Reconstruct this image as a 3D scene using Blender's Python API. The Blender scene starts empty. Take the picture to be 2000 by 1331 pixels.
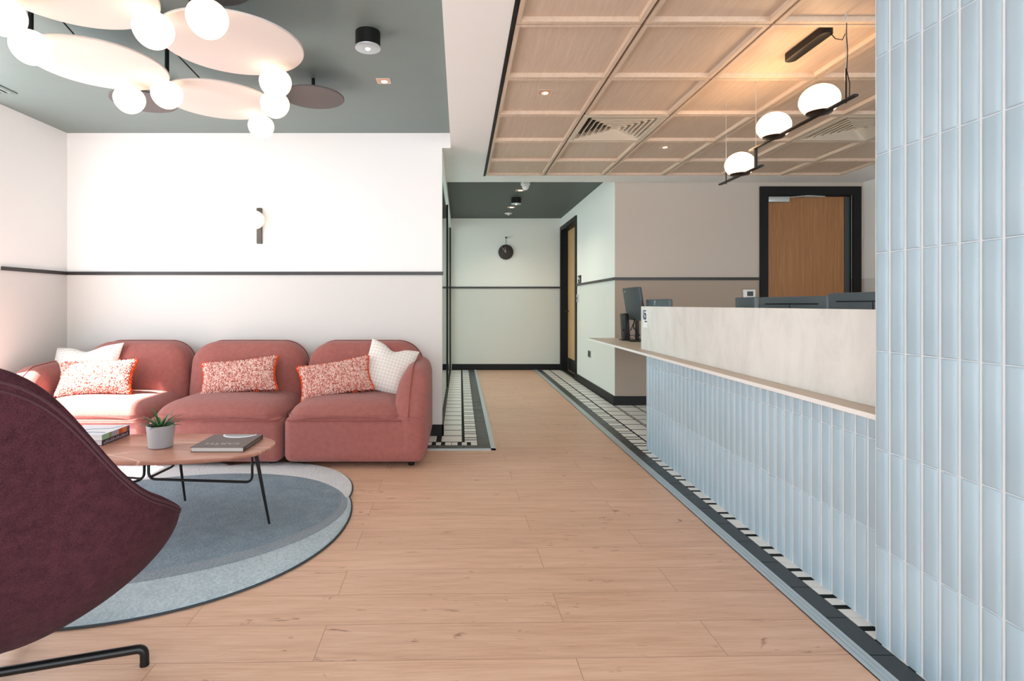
import bpy, math, random
from mathutils import Vector, Matrix, Euler
PI = math.pi
random.seed(7)
S = bpy.context.scene
COL = S.collection

# ---------------------------------------------------------------- camera, world, sun, exposure
FPX, VX, VY, EYE = 1057.0, 899.0, 594.0, 1.1
cd = bpy.data.cameras.new('camera'); cam = bpy.data.objects.new('camera', cd); COL.objects.link(cam)
cam.location = (0, 0, EYE); cam.rotation_euler = (PI/2, 0, 0)
cd.sensor_width = 36; cd.lens = 36*FPX/2000
cd.shift_x = (1000-VX)/2000; cd.shift_y = -(665.5-VY)/2000
cd.clip_start = 0.05; cd.clip_end = 200
S.camera = cam
S.view_settings.view_transform = 'Standard'; S.view_settings.look = 'None'
S.view_settings.gamma = 1; S.view_settings.use_curve_mapping = False
S.view_settings.exposure = 0.67
w = bpy.data.worlds.new('world'); S.world = w; w.use_nodes = True
bg = w.node_tree.nodes['Background']; bg.inputs[0].default_value = (0.90, 0.95, 1.0, 1); bg.inputs[1].default_value = 3.1

def lamp(name, kind, loc, energy, color=(1, 1, 1), rot=(0, 0, 0), **kw):
    l = bpy.data.lights.new(name, kind); l.energy = energy; l.color = color
    for k, v in kw.items(): setattr(l, k, v)
    o = bpy.data.objects.new(name, l); COL.objects.link(o); o.location = loc; o.rotation_euler = rot
    return o
sun = lamp('sun', 'SUN', (-8, -2, 10), 24, (1.0, 0.95, 0.88), angle=math.radians(1.0))
sun.rotation_euler = Vector((1, .30, -1.68)).to_track_quat('-Z', 'Y').to_euler()

# ---------------------------------------------------------------- materials
def lin(c):
    if isinstance(c, str):
        c = [int(c[i:i+2], 16)/255 for i in (0, 2, 4)]
    return tuple(((x/12.92) if x <= .04045 else ((x+.055)/1.055)**2.4) for x in c) + (1,)
class NT:
    def __init__(s, name):
        s.m = bpy.data.materials.new(name); s.m.use_nodes = True; s.t = s.m.node_tree; s.n = s.t.nodes
        s.p = s.n['Principled BSDF']
    def add(s, typ, **kw):
        n = s.n.new(typ)
        for k, v in kw.items():
            if k.startswith('_'): setattr(n, k[1:], v)
            else: n.inputs[k.replace('__', ' ')].default_value = v
        return n
    def link(s, a, b): s.t.links.new(a, b)
    def coords(s, scale=(1, 1, 1), rot=(0, 0, 0), loc=(0, 0, 0)):
        tc = s.add('ShaderNodeTexCoord'); mp = s.add('ShaderNodeMapping')
        mp.inputs['Scale'].default_value = scale; mp.inputs['Rotation'].default_value = rot; mp.inputs['Location'].default_value = loc
        s.link(tc.outputs['Object'], mp.inputs[0]); return mp.outputs[0]
    def noise(s, vec, scale, detail=3, rough=.5, dist=0):
        n = s.add('ShaderNodeTexNoise'); n.inputs['Scale'].default_value = scale; n.inputs['Detail'].default_value = detail
        n.inputs['Roughness'].default_value = rough; n.inputs['Distortion'].default_value = dist
        if vec is not None: s.link(vec, n.inputs['Vector'])
        return n
    def ramp(s, fac, stops):
        r = s.add('ShaderNodeValToRGB'); e = r.color_ramp.elements
        while len(e) < len(stops): e.new(.5)
        for i, (p, c) in enumerate(stops): e[i].position = p; e[i].color = c if len(c) == 4 and not isinstance(c, str) else lin(c)
        s.link(fac, r.inputs[0]); return r.outputs[0]
    def mix(s, fac, a, b, mode='MIX'):
        m = s.add('ShaderNodeMix', _data_type='RGBA', _blend_type=mode)
        for sock, v in ((m.inputs[0], fac), (m.inputs[6], a), (m.inputs[7], b)):
            if hasattr(v, 'is_linked'): s.link(v, sock)
            else: sock.default_value = v
        return m.outputs[2]
    def bump(s, h, strength=.3, dist=.01):
        b = s.add('ShaderNodeBump'); b.inputs['Strength'].default_value = strength; b.inputs['Distance'].default_value = dist
        s.link(h, b.inputs['Height']); s.link(b.outputs[0], s.p.inputs['Normal'])
def M(name, c, rough=.6, metal=0, var=0, vs=6, bump=0, bs=200, bd=.003, spec=.5, sheen=0):
    t = NT(name); t.p.inputs['Roughness'].default_value = rough; t.p.inputs['Metallic'].default_value = metal
    t.p.inputs['Specular IOR Level'].default_value = spec
    if sheen: t.p.inputs['Sheen Weight'].default_value = sheen
    base = lin(c); t.p.inputs['Base Color'].default_value = base
    v = None
    if var or bump: v = t.coords()
    if var:
        n = t.noise(v, vs, 4, .6)
        d = tuple(x*(1-var) for x in base[:3])+(1,); l = tuple(min(1, x*(1+var)) for x in base[:3])+(1,)
        t.link(t.ramp(n.outputs[0], [(.3, d), (.7, l)]), t.p.inputs['Base Color'])
    if bump: t.bump(t.noise(v, bs, 4, .6).outputs[0], bump, bd)
    return t.m
def emis(name, c, s):
    t = NT(name); t.p.inputs['Base Color'].default_value = lin(c)
    t.p.inputs['Emission Color'].default_value = lin(c); t.p.inputs['Emission Strength'].default_value = s
    return t.m

paint_up = M('white_wall_paint', 'f4f1ee', .8, var=.01, bump=.05)
paint_lo = M('warm_grey_wall_paint', 'dcd6d0', .8, var=.01, bump=.05)
def paint_two(name, up, lo, z):
    t = NT(name); t.p.inputs['Roughness'].default_value = .75
    g = t.add('ShaderNodeNewGeometry'); sx = t.add('ShaderNodeSeparateXYZ'); t.link(g.outputs['Position'], sx.inputs[0])
    gt = t.add('ShaderNodeMath', _operation='GREATER_THAN'); t.link(sx.outputs[2], gt.inputs[0]); gt.inputs[1].default_value = z
    t.link(t.mix(gt.outputs[0], lin(lo), lin(up)), t.p.inputs['Base Color'])
    v = t.coords(); t.bump(t.noise(v, 180, 3).outputs[0], .05, .003); return t.m
wall_m = paint_two('two_tone_paint', 'f1f0ef', 'd7d4d1', 1.355)
corr_m = paint_two('two_tone_paint_corridor', 'f0f0ea', 'd9dad3', 1.373)
taupe_m = paint_two('taupe_two_tone', 'c6bbb0', 'a99a8c', 1.373)  # browner and darker than the other two-tone walls
dark_ceil = M('dark_green_grey_paint', '788684', .5, var=.03, vs=3)
dark_ceil2 = M('charcoal_green_paint', '505955', .6, var=.03, vs=3)
white_ceil = M('white_ceiling_paint', 'eeeeec', .8)
black_tr = M('black_satin_paint', '100f10', .5, spec=.3)
rail_m = M('dark_grey_rail_paint', '2f2c2c', .4)
blackm = M('black_metal', '141416', .35, metal=.3)
greym = M('dark_grey_plastic', '3c4548', .45)
greym2 = M('slate_grey_plastic', '4e5a60', .4)
silver = M('brushed_aluminium', 'c4ccd0', .35, metal=.6)
chrome = M('chrome', 'd8d8d8', .15, metal=1)
whitep = M('white_plastic', 'eeeeea', .4)
globe_m = emis('opal_glass_lit', 'ffe8d0', 1.05)
globe_m2 = emis('opal_glass_lit_warm', 'ffe0bd', 1.4)
spot_m = emis('spot_lens_lit', 'ffd2a8', 5)

# wood plank floor
t = NT('oak_plank_floor'); v = t.coords(rot=(0, 0, -.02), loc=(.42, -1.862, 0))
br = t.add('ShaderNodeTexBrick', _offset=.37, _offset_frequency=2, _squash=1)
br.inputs['Scale'].default_value = 1; br.inputs['Brick Width'].default_value = 1.29; br.inputs['Row Height'].default_value = .19
br.inputs['Mortar Size'].default_value = .0014; br.inputs['Mortar Smooth'].default_value = .3; br.inputs['Bias'].default_value = 0
br.inputs['Color1'].default_value = (0, 0, 0, 1); br.inputs['Color2'].default_value = (1, 1, 1, 1); br.inputs['Mortar'].default_value = (.5, .5, .5, 1)
t.link(v, br.inputs['Vector'])
off = t.add('ShaderNodeVectorMath', _operation='MULTIPLY_ADD'); t.link(br.outputs['Color'], off.inputs[0]); off.inputs[1].default_value = (7, 5, 3)
t.link(v, off.inputs[2])
st = t.add('ShaderNodeMapping'); st.inputs['Scale'].default_value = (1.1, 13, 1); t.link(off.outputs[0], st.inputs[0])
g1 = t.noise(st.outputs[0], 2.2, 6, .62, .4)
st2 = t.add('ShaderNodeMapping'); st2.inputs['Scale'].default_value = (4, 90, 1); t.link(off.outputs[0], st2.inputs[0])
g2 = t.noise(st2.outputs[0], 2.0, 3, .6)
st3 = t.add('ShaderNodeMapping'); st3.inputs['Scale'].default_value = (2.2, 7, 1); t.link(off.outputs[0], st3.inputs[0])
g3 = t.noise(st3.outputs[0], 2.6, 5, .65, .8)
c1 = t.ramp(g1.outputs[0], [(.28, 'bf9377'), (.5, 'd4ab8f'), (.75, 'e0bca3')])
c2 = t.ramp(g2.outputs[0], [(.3, 'b58f74'), (.6, 'e4c4ac')])
cc = t.mix(.28, c1, c2)
cc = t.mix(t.ramp(g3.outputs[0], [(.30, (1, 1, 1, 1)), (.37, (0, 0, 0, 1))]), cc, lin('9a7460'))
tone = t.ramp(br.outputs['Color'], [(0, (.93, .92, .92, 1)), (1, (1.0, 1.0, 1.0, 1))])
cc = t.mix(1.0, cc, tone, 'MULTIPLY')
cc = t.mix(br.outputs['Fac'], cc, lin('a07c66'))
t.link(cc, t.p.inputs['Base Color']); t.p.inputs['Roughness'].default_value = .42
t.bump(g2.outputs[0], .06, .002); wood_floor = t.m

def wood(name, a, b, c, axis='y', scale=1.0, rough=.5):
    t = NT(name); sc = {'y': (22, 1.2, 22), 'z': (30, 30, 1.0), 'x': (1.2, 22, 22)}[axis]
    v = t.coords(scale=tuple(k*scale for k in sc)); g = t.noise(v, 1.6, 5, .6, .5); h = t.noise(v, 6, 3, .6)
    cc = t.mix(.35, t.ramp(g.outputs[0], [(.3, a), (.55, b), (.75, c)]), t.ramp(h.outputs[0], [(.3, a), (.7, c)]))
    t.link(cc, t.p.inputs['Base Color']); t.p.inputs['Roughness'].default_value = rough; return t.m
panel_w = wood('pale_oak_veneer', 'c8b09b', 'd2bca8', 'dcc9b7', 'y', 1.6)
panel_e = wood('pale_oak_edge', 'cdb59e', 'd8c2ad', 'e1cdb9', 'y')
door_w = wood('oak_door_veneer', '8a5c38', 'a57347', 'b98456', 'z', 1.0, .45)
door_w2 = wood('light_oak_door_veneer', 'b8905f', 'c8a06e', 'd4ae7c', 'z', 1.0, .45)
desk_top = M('warm_grey_laminate', 'c9b9a8', .45, var=.03)
t = NT('plaster_white'); v = t.coords(scale=(1, 1, .45)); n = t.noise(v, 5, 5, .65, .6)
t.link(t.ramp(n.outputs[0], [(.3, 'd6d4cf'), (.52, 'e3e2dd'), (.75, 'ebeae6')]), t.p.inputs['Base Color']); t.p.inputs['Roughness'].default_value = .7
plaster = t.m
desk_edge = M('white_laminate_edge', 'efece8', .5)
grout_w = M('pale_grout', 'e4eaee', .8)
t = NT('pale_blue_glaze'); v = t.coords(); n = t.noise(v, 3.0, 2)
t.link(t.ramp(n.outputs[0], [(.3, 'a6bdca'), (.7, 'b0c6d3')]), t.p.inputs['Base Color']); t.p.inputs['Roughness'].default_value = .38
blue_t = t.m
black_tile = M('charcoal_floor_tile', '32373a', .4, var=.08, vs=4)
black_grout = M('charcoal_grout', '1a1e1d', .8, spec=.2)
white_tile = M('white_floor_tile', 'e6e4df', .4, var=.03, vs=4)
trim_metal = M('satin_aluminium_trim', 'b9c6cd', .4, metal=.35)

def fabric(name, a, b, scale=260, bump=.5, sheen=.2, bd=.004):
    t = NT(name); v = t.coords(); n = t.noise(v, scale, 3, .7); n2 = t.noise(v, scale*.12, 3, .6)
    c = t.mix(.35, t.ramp(n.outputs[0], [(.32, a), (.68, b)]), t.ramp(n2.outputs[0], [(.3, a), (.7, b)]))
    t.link(c, t.p.inputs['Base Color']); t.p.inputs['Roughness'].default_value = .95
    t.p.inputs['Specular IOR Level'].default_value = .15; t.p.inputs['Sheen Weight'].default_value = sheen
    t.bump(n.outputs[0], bump, bd); return t.m
sofa_m = fabric('terracotta_boucle', '8d524d', 'ad6c65', 230, .7)
sofa_p = M('terracotta_piping', '8c4a45', .9)
chair_m = fabric('plum_wool', '2a1519', '58303a', 300, .35, .03)
chair_p = M('plum_piping', '4a2c32', .9)
rug_b = fabric('slate_blue_pile', '5f7585', '8da1ae', 90, 1.0, .2, .014)
rug_l = fabric('pale_blue_pile', '95a6b0', 'bbcad0', 60, .9, .2, .01)
rug_w = fabric('off_white_pile', 'bfc4c8', 'd5d8db', 60, .9, .2, .01)
rug_e = M('dark_rug_edge', '3a3f42', .9, bump=.5, bs=300)
rug_g = fabric('grey_pile_strip', '76838d', '8b96a0', 60, .9, .2, .01)
pink1 = M('pink_yarn', 'e2a195', .95); pink2 = M('cream_yarn', 'f3d3c8', .95); pink3 = M('coral_yarn', 'cf8073', .95)
orange = M('orange_yarn', 'ee5a22', .9)
t = NT('gingham_linen'); v = t.coords(scale=(34, 34, 34))
sx = t.add('ShaderNodeSeparateXYZ'); t.link(v, sx.inputs[0])
def stripe(sock):
    f = t.add('ShaderNodeMath', _operation='FRACT'); t.link(sock, f.inputs[0])
    g = t.add('ShaderNodeMath', _operation='GREATER_THAN'); t.link(f.outputs[0], g.inputs[0]); g.inputs[1].default_value = .5; return g.outputs[0]
ad = t.add('ShaderNodeMath', _operation='ADD'); t.link(stripe(sx.outputs[0]), ad.inputs[0]); t.link(stripe(sx.outputs[2]), ad.inputs[1])
hf = t.add('ShaderNodeMath', _operation='MULTIPLY'); t.link(ad.outputs[0], hf.inputs[0]); hf.inputs[1].default_value = .5
t.link(t.ramp(hf.outputs[0], [(0, 'e9e6e2'), (.5, 'e1dcd6'), (1, 'd8d0c8')]), t.p.inputs['Base Color']); t.p.inputs['Roughness'].default_value = .95
t.bump(t.noise(t.coords(), 300, 2).outputs[0], .3, .002); gingham = t.m
t = NT('red_marble'); v = t.coords(scale=(.5, 3.2, 1)); n = t.noise(v, 3.2, 6, .62, .6); n2 = t.noise(v, 2.1, 2, .4, .5)
c = t.ramp(n.outputs[0], [(.3, 'a36c58'), (.5, 'b67f6b'), (.72, 'c28f7b')])
vn = t.ramp(n2.outputs[0], [(.487, (0, 0, 0, 1)), (.5, (.8, .8, .8, 1)), (.513, (0, 0, 0, 1))])
t.link(t.mix(vn, c, lin('e9c3ac')), t.p.inputs['Base Color']); t.p.inputs['Roughness'].default_value = .28; marble = t.m
t = NT('disc_felt'); t.p.inputs['Base Color'].default_value = lin('d9cfca'); t.p.inputs['Roughness'].default_value = .8
t.bump(t.noise(t.coords(), 250, 3).outputs[0], .2, .003); disc_m = t.m
disc_d = M('dark_felt', '6a6564', .85, var=.1, vs=120)
vent_m = M('cream_vent_metal', 'd9cbb8', .5)
pot_m = M('grey_ceramic', 'a9a9ad', .35)
soil_m = M('soil', '2c211a', .95, bump=.8, bs=120)
t = NT('succulent_green'); n = t.noise(t.coords(), 30, 3)
t.link(t.ramp(n.outputs[0], [(.3, '1f4a2c'), (.55, '3c6e3e'), (.8, '7fa05a')]), t.p.inputs['Base Color']); t.p.inputs['Roughness'].default_value = .4; leaf_m = t.m
leaf_tip = M('succulent_red_green', '4a4a2c', .45)
book_dark = M('charcoal_book_cover', '4a4442', .4, var=.08, vs=20)
page_m = M('book_pages', 'd8d4d0', .8)
white_ink = M('white_ink', 'e9edf2', .6)
glass = NT('partition_glass'); gn = glass.n; out = gn['Material Output']; gn.remove(glass.p)
tr = glass.add('ShaderNodeBsdfTransparent'); tr.inputs[0].default_value = (.93, .985, .965, 1)
gl = glass.add('ShaderNodeBsdfGlossy'); gl.inputs['Roughness'].default_value = .02; gl.inputs[0].default_value = (.9, 1, .97, 1)
fr = glass.add('ShaderNodeFresnel'); fr.inputs[0].default_value = 1.5
mx = glass.add('ShaderNodeMixShader'); glass.link(fr.outputs[0], mx.inputs[0]); glass.link(tr.outputs[0], mx.inputs[1]); glass.link(gl.outputs[0], mx.inputs[2])
glass.link(mx.outputs[0], out.inputs[0]); glass_m = glass.m

# ---------------------------------------------------------------- mesh helpers
class MB:
    def __init__(s): s.v = []; s.f = []; s.m = []; s.mi = 0
    def mat(s, i): s.mi = i; return s
    def face(s, *idx): s.f.append(idx); s.m.append(s.mi)
    def quad(s, *p):
        n = len(s.v); s.v += [tuple(q) for q in p]; s.face(*range(n, n+len(p))); return s
    def box(s, x0, x1, y0, y1, z0, z1, b=0):
        if x0 > x1: x0, x1 = x1, x0
        if y0 > y1: y0, y1 = y1, y0
        if z0 > z1: z0, z1 = z1, z0
        if b <= 0:
            n = len(s.v)
            s.v += [(x, y, z) for z in (z0, z1) for y in (y0, y1) for x in (x0, x1)]
            for f in ((0, 2, 3, 1), (4, 5, 7, 6), (0, 1, 5, 4), (2, 6, 7, 3), (0, 4, 6, 2), (1, 3, 7, 5)): s.face(*(n+i for i in f))
            return s
        c = ((x0+x1)/2, (y0+y1)/2, (z0+z1)/2)
        return s.soft(c, (x1-x0, y1-y0, z1-z0), (b, b, b), 0, corner=2)
    def soft(s, c, size, r, n=12, warp=None, corner=5):
        """rounded box; r per-axis radii"""
        h = [k/2 for k in size]; r = [min(r[i], h[i]*.999) for i in range(3)]
        def ax(i):
            a = [-h[i]+r[i]*(1-math.cos(k/corner*PI/2)) for k in range(corner+1)]
            mid = [(-h[i]+r[i])+(2*h[i]-2*r[i])*(k/(n+1)) for k in range(1, n+1)]
            return a+mid+[-q for q in reversed(a)]
        A = [ax(i) for i in range(3)]; L = [len(a) for a in A]; key = {}
        def vert(i, j, k):
            q = (i, j, k)
            if q in key: return key[q]
            p = [A[0][i], A[1][j], A[2][k]]
            inn = [max(-h[a]+r[a], min(h[a]-r[a], p[a])) for a in range(3)]
            d = [(p[a]-inn[a])/r[a] for a in range(3)]; l = math.sqrt(sum(e*e for e in d)) or 1
            m = max(abs(e) for e in d)
            # cube->sphere on corners
            if l > 1e-9: p = [inn[a]+r[a]*d[a]/l*(1 if m > .999 else 1) for a in range(3)] if m > .999 else p
            if warp: p = warp(*p)
            s.v.append((c[0]+p[0], c[1]+p[1], c[2]+p[2])); key[q] = len(s.v)-1; return key[q]
        for a in range(3):
            b_, c_ = [x for x in range(3) if x != a]
            for side in (0, L[a]-1):
                for i in range(L[b_]-1):
                    for j in range(L[c_]-1):
                        def ix(u, w_):
                            q = [0, 0, 0]; q[a] = side; q[b_] = u; q[c_] = w_; return vert(*q)
                        q = [ix(i, j), ix(i+1, j), ix(i+1, j+1), ix(i, j+1)]
                        flip = (side == 0) ^ (a == 1)
                        s.face(*(reversed(q) if flip else q))
        return s
    def tube(s, pts, r, n=10, cap=True):
        P = [Vector(p) for p in pts]; R = r if isinstance(r, (list, tuple)) else [r]*len(P)
        T = []
        for i in range(len(P)):
            a = P[max(i-1, 0)]; b = P[min(i+1, len(P)-1)]; T.append((b-a).normalized())
        up = Vector((0, 0, 1)) if abs(T[0].z) < .9 else Vector((1, 0, 0))
        N = T[0].cross(up).normalized(); n0 = len(s.v)
        for i, p in enumerate(P):
            N = (N-T[i]*N.dot(T[i])).normalized(); B = T[i].cross(N)
            for k in range(n):
                a = 2*PI*k/n; s.v.append(tuple(p+(N*math.cos(a)+B*math.sin(a))*R[i]))
        for i in range(len(P)-1):
            for k in range(n):
                a = n0+i*n+k; b = n0+i*n+(k+1) % n; s.face(a, b, b+n, a+n)
        if cap: s.face(*[n0+k for k in reversed(range(n))]); s.face(*[n0+(len(P)-1)*n+k for k in range(n)])
        return s
    def lathe(s, prof, c=(0, 0, 0), n=32, sx=1, sy=1, axis='z'):
        n0 = len(s.v)
        for (r, z) in prof:
            for k in range(n):
                a = 2*PI*k/n; x, y = r*math.cos(a)*sx, r*math.sin(a)*sy
                q = (x, y, z) if axis == 'z' else ((x, z, y) if axis == 'y' else (z, x, y))
                s.v.append((c[0]+q[0], c[1]+q[1], c[2]+q[2]))
        for i in range(len(prof)-1):
            for k in range(n):
                a = n0+i*n+k; b = n0+i*n+(k+1) % n; s.face(a, b, b+n, a+n)
        s.face(*[n0+k for k in reversed(range(n))]); s.face(*[n0+(len(prof)-1)*n+k for k in range(n)])
        return s
    def grid(s, fn, nu, nv, wrapu=False):
        n0 = len(s.v); W = nu if wrapu else nu+1
        for j in range(nv+1):
            for i in range(W): s.v.append(tuple(fn(i/nu, j/nv)))
        for j in range(nv):
            for i in range(nu):
                a = n0+j*W+i; b = n0+j*W+(i+1) % W; s.face(a, b, b+W, a+W)
        return s
    def prism(s, pts, z0, z1):
        n0 = len(s.v); n = len(pts)
        s.v += [(p[0], p[1], z0) for p in pts]+[(p[0], p[1], z1) for p in pts]
        s.face(*[n0+k for k in reversed(range(n))]); s.face(*[n0+n+k for k in range(n)])
        for k in range(n): a = n0+k; b = n0+(k+1) % n; s.face(a, b, b+n, a+n)
        return s
    def xf(s, mtx, start=0):
        for i in range(start, len(s.v)): s.v[i] = tuple(mtx @ Vector(s.v[i]))
        return s
def O(name, mb, mats, parent=None, label=None, smooth=.7, fix=True, kind=None):
    me = bpy.data.meshes.new(name); off = Vector((0, 0, 0))
    if parent is not None:
        q = parent
        while q is not None: off += q.location; q = q.parent
    me.from_pydata([tuple(Vector(p)-off) for p in mb.v] if off.length else mb.v, [], mb.f)
    for m_ in (mats if isinstance(mats, (list, tuple)) else [mats]): me.materials.append(m_)
    me.polygons.foreach_set('material_index', mb.m)
    if fix:
        import bmesh
        bm = bmesh.new(); bm.from_mesh(me); bmesh.ops.recalc_face_normals(bm, faces=bm.faces[:]); bm.to_mesh(me); bm.free()
    if smooth:
        me.polygons.foreach_set('use_smooth', [True]*len(me.polygons)); me.set_sharp_from_angle(angle=smooth)
    me.update()
    o = bpy.data.objects.new(name, me); COL.objects.link(o)
    if parent is not None: o.parent = parent
    if label: o['label'] = label
    if kind: o['kind'] = kind
    return o
def thing(name, loc, label, cat, group=None):
    o = bpy.data.objects.new(name, None); COL.objects.link(o); o.location = loc; o.empty_display_size = .1
    return tag(o, label, cat, group)
def tag(o, label, cat, group=None):
    o['label'] = label; o['category'] = cat
    if group: o['group'] = group
    return o
def struct(name, mb, mats, parent=None, smooth=.5):
    o = O(name, mb, mats, parent, smooth=smooth)
    if parent is None: o['kind'] = 'structure'
    return o
def copy_tree(o, parent=None):
    c = o.copy(); COL.objects.link(c); c.parent = parent
    for ch in [q for q in bpy.data.objects if q.parent == o]: copy_tree(ch, c)
    return c
def bend(pts, r=.02, n=5):
    """round the corners of a polyline"""
    P = [Vector(p) for p in pts]; out = [P[0]]
    for i in range(1, len(P)-1):
        a = (P[i-1]-P[i]); b = (P[i+1]-P[i]); k = min(r, a.length*.49, b.length*.49)
        p0 = P[i]+a.normalized()*k; p1 = P[i]+b.normalized()*k
        for j in range(n+1):
            t_ = j/n; out.append(p0*(1-t_)**2+P[i]*2*t_*(1-t_)+p1*t_*t_)
    out.append(P[-1]); return out
def textmesh(body, size, ext=.0003):
    cu = bpy.data.curves.new('lettering', 'FONT'); cu.body = body; cu.size = size; cu.extrude = ext; cu.align_x = 'CENTER'; cu.align_y = 'CENTER'
    o = bpy.data.objects.new('lettering', cu); COL.objects.link(o)
    dg = bpy.context.evaluated_depsgraph_get(); me = bpy.data.meshes.new_from_object(o.evaluated_get(dg))
    bpy.data.objects.remove(o); return me
def W(px, py, Y): return ((px-VX)/FPX*Y, Y, EYE+(VY-py)/FPX*Y)

# ---------------------------------------------------------------- setting
XL, YB, XE, YC, XR = -3.277, 4.51, -.1515, 9.01, 1.675
ZC, ZS, YR = 2.525, 2.42, 5.87
Y0 = -2.6
struct('floor', MB().box(-3.6, 1.24, Y0, 4.08, -.1, 0).box(.25, 1.24, 4.08, YC, -.1, 0).box(-3.6, -.6, 4.08, 4.7, -.1, 0), wood_floor)
# tiled floor on the right
mb = MB(); mb.box(1.275, 4.6, Y0, YC, -.1, .001)
mb.mat(1)
j = -18
while 1.892+j*.2025 < YC:
    y = 1.892+j*.2025; mb.box(1.2785, 1.352, y+.002, y+.2005, .0005, .003); j += 1
mb.mat(2); j = -18
while 1.892+j*.2025 < YC-.2:
    y = 1.892+j*.2025
    mb.box(1.356, 1.47, y+.0015, y+.052, 0, .003); mb.box(1.356, 1.47, y+.082, y+.124, 0, .003); mb.box(1.356, 1.47, y+.154, y+.201, 0, .003)
    if y > 3.2:
        mb.box(1.490, 1.651, y+.013, y+.1895, 0, .003)
        mb.box(1.667, 1.673, y+.0, y+.2025, 0, .003)
        k = 0
        while y < YR-.0 and 1.685+k*.205 < 4.4:
            x = 1.685+k*.205; mb.box(x, x+.174, y+.013, y+.1895, 0, .003); mb.box(x+.189, x+.194, y, y+.2025, 0, .003); k += 1
    j += 1
struct('floor', mb, [black_grout, black_tile, white_tile])
# tiled floor on the left of the corridor
mb = MB(); mb.box(-3.3, .232, 4.10, YC, -.1, .001)
mb.mat(1)
y = 4.2
while y < YC: mb.box(.138, .230, y+.002, y+.2005, .0005, .003); y += .2025
x = .23
while x > -.58: mb.box(x-.2005, x-.002, 4.102, 4.198, .0005, .003); x -= .2025
mb.mat(2); y = 4.3
while y < YC-.2:
    mb.box(.036, .134, y+.0015, y+.052, 0, .003); mb.box(.036, .134, y+.082, y+.124, 0, .003); mb.box(.036, .134, y+.154, y+.201, 0, .003)
    k = 0
    while .012-k*.205 > (-.3 if y < 4.6 else -1.5):
        x = .012-k*.205
        mb.box(x-.163, x, y+.013, y+.1895, 0, .003); k += 1
    y += .2025
x = .134
while x > -.5:
    for q0, q1 in ((.0015, .050), (.083, .122), (.156, .200)): mb.box(x-q1, x-q0, 4.207, 4.288, 0, .003)
    x -= .2025
struct('floor', mb, [black_grout, black_tile, white_tile])
mb = MB()
for k in range(3): mb.box(1.222+k*.018, 1.222+k*.018+.015, Y0, YC, -.02, .006)
mb.box(1.222, 1.276, Y0, YC, -.02, .004); struct('trim_1', mb, trim_metal)
struct('trim_2', MB().box(.232, .268, 4.065, YC, -.02, .005).box(-.6, .268, 4.065, 4.102, -.02, .005), trim_metal)
# walls
struct('wall_back', MB().box(XL-.15, XE, YB, YB+.10, 0, ZC), wall_m)
mb = MB().box(XL-.15, XL, 3.82, YB+.1, 0, ZC).box(XL-.15, XL, Y0, 3.82, 2.42, ZC).box(XL-.15, XL, 1.5, 3.82, 0, .08).box(XL-.15, XL, Y0, 1.5, 0, 2.42)  # opening is out of view, narrowed to limit sun bounce off the floor
struct('wall_left', mb, wall_m)
mb = MB()
for y in (1.5, 2.3): mb.box(XL-.10, XL-.04, y, y+.05, .08, 2.42)  # unseen frame and mullions, added to give the sunlight edges
mb.box(XL-.10, XL-.04, 1.5, 3.82, .08, .13); mb.box(XL-.10, XL-.04, 1.5, 3.82, 2.38, 2.42)
struct('window_1', mb, black_tr)
struct('wall_corridor_end', MB().box(-3.4, XR+.3, YC, YC+.12, 0, ZC+.1), corr_m)
# corridor right wall with door opening
DY0, DY1, DZ = 7.83, 8.95, 2.33
mb = MB().box(XR, XR+.12, YR, DY0, 0, ZC).box(XR, XR+.12, DY1, YC, 0, ZC).box(XR, XR+.12, DY0, DY1, DZ, ZC)
struct('wall_corridor_right', mb, corr_m)
# reception back wall with door opening
RX0, RX1, RZ = 3.318, 4.26, 2.29
mb = MB().box(XR+.001, RX0, YR-.001, YR+.12, 0, 2.6).box(RX1, 4.6, YR-.001, YR+.12, 0, 2.6).box(RX0, RX1, YR-.001, YR+.12, RZ, 2.6)
struct('wall_reception_back', mb, taupe_m)
struct('wall_reception_right', MB().box(4.37, 4.5, -.3, YR-.001, 0, 2.6), corr_m)
struct('wall_far_room', MB().box(-3.4, -3.3, YB+.1, 5.2, 0, 2.6).box(-3.4, -3.3, 8.6, YC, 0, 2.6).box(-3.4, -3.3, 5.2, 8.6, 0, .2), corr_m)
# ceilings
struct('ceiling', MB().box(XL-.15, -.08, Y0, YB+.1, ZC, ZC+.1), dark_ceil)
struct('ceiling', MB().box(-.25, XR+.12, YR-.01, YC+.1, ZC, ZC+.1), dark_ceil2)
struct('ceiling', MB().box(-3.4, -.25, YB+.1, YC+.1, ZC, ZC+.1), white_ceil)
mb = MB().box(-.08, .238, Y0, YR-.01, ZS, ZC+.1).box(-.35, -.08, YB+.1, YR-.01, ZS, ZC+.1).box(.238, 4.5, 5.575, YR-.01, ZS, ZC+.1).box(3.92, 4.5, Y0, 5.575, ZS, ZC+.1)
mb.box(-.12, -.08, YB, YB+.1, ZS, ZC).box(-.16, -.08, YB-.002, YB+.1, 2.40, ZC)
struct('ceiling', mb, white_ceil)
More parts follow.
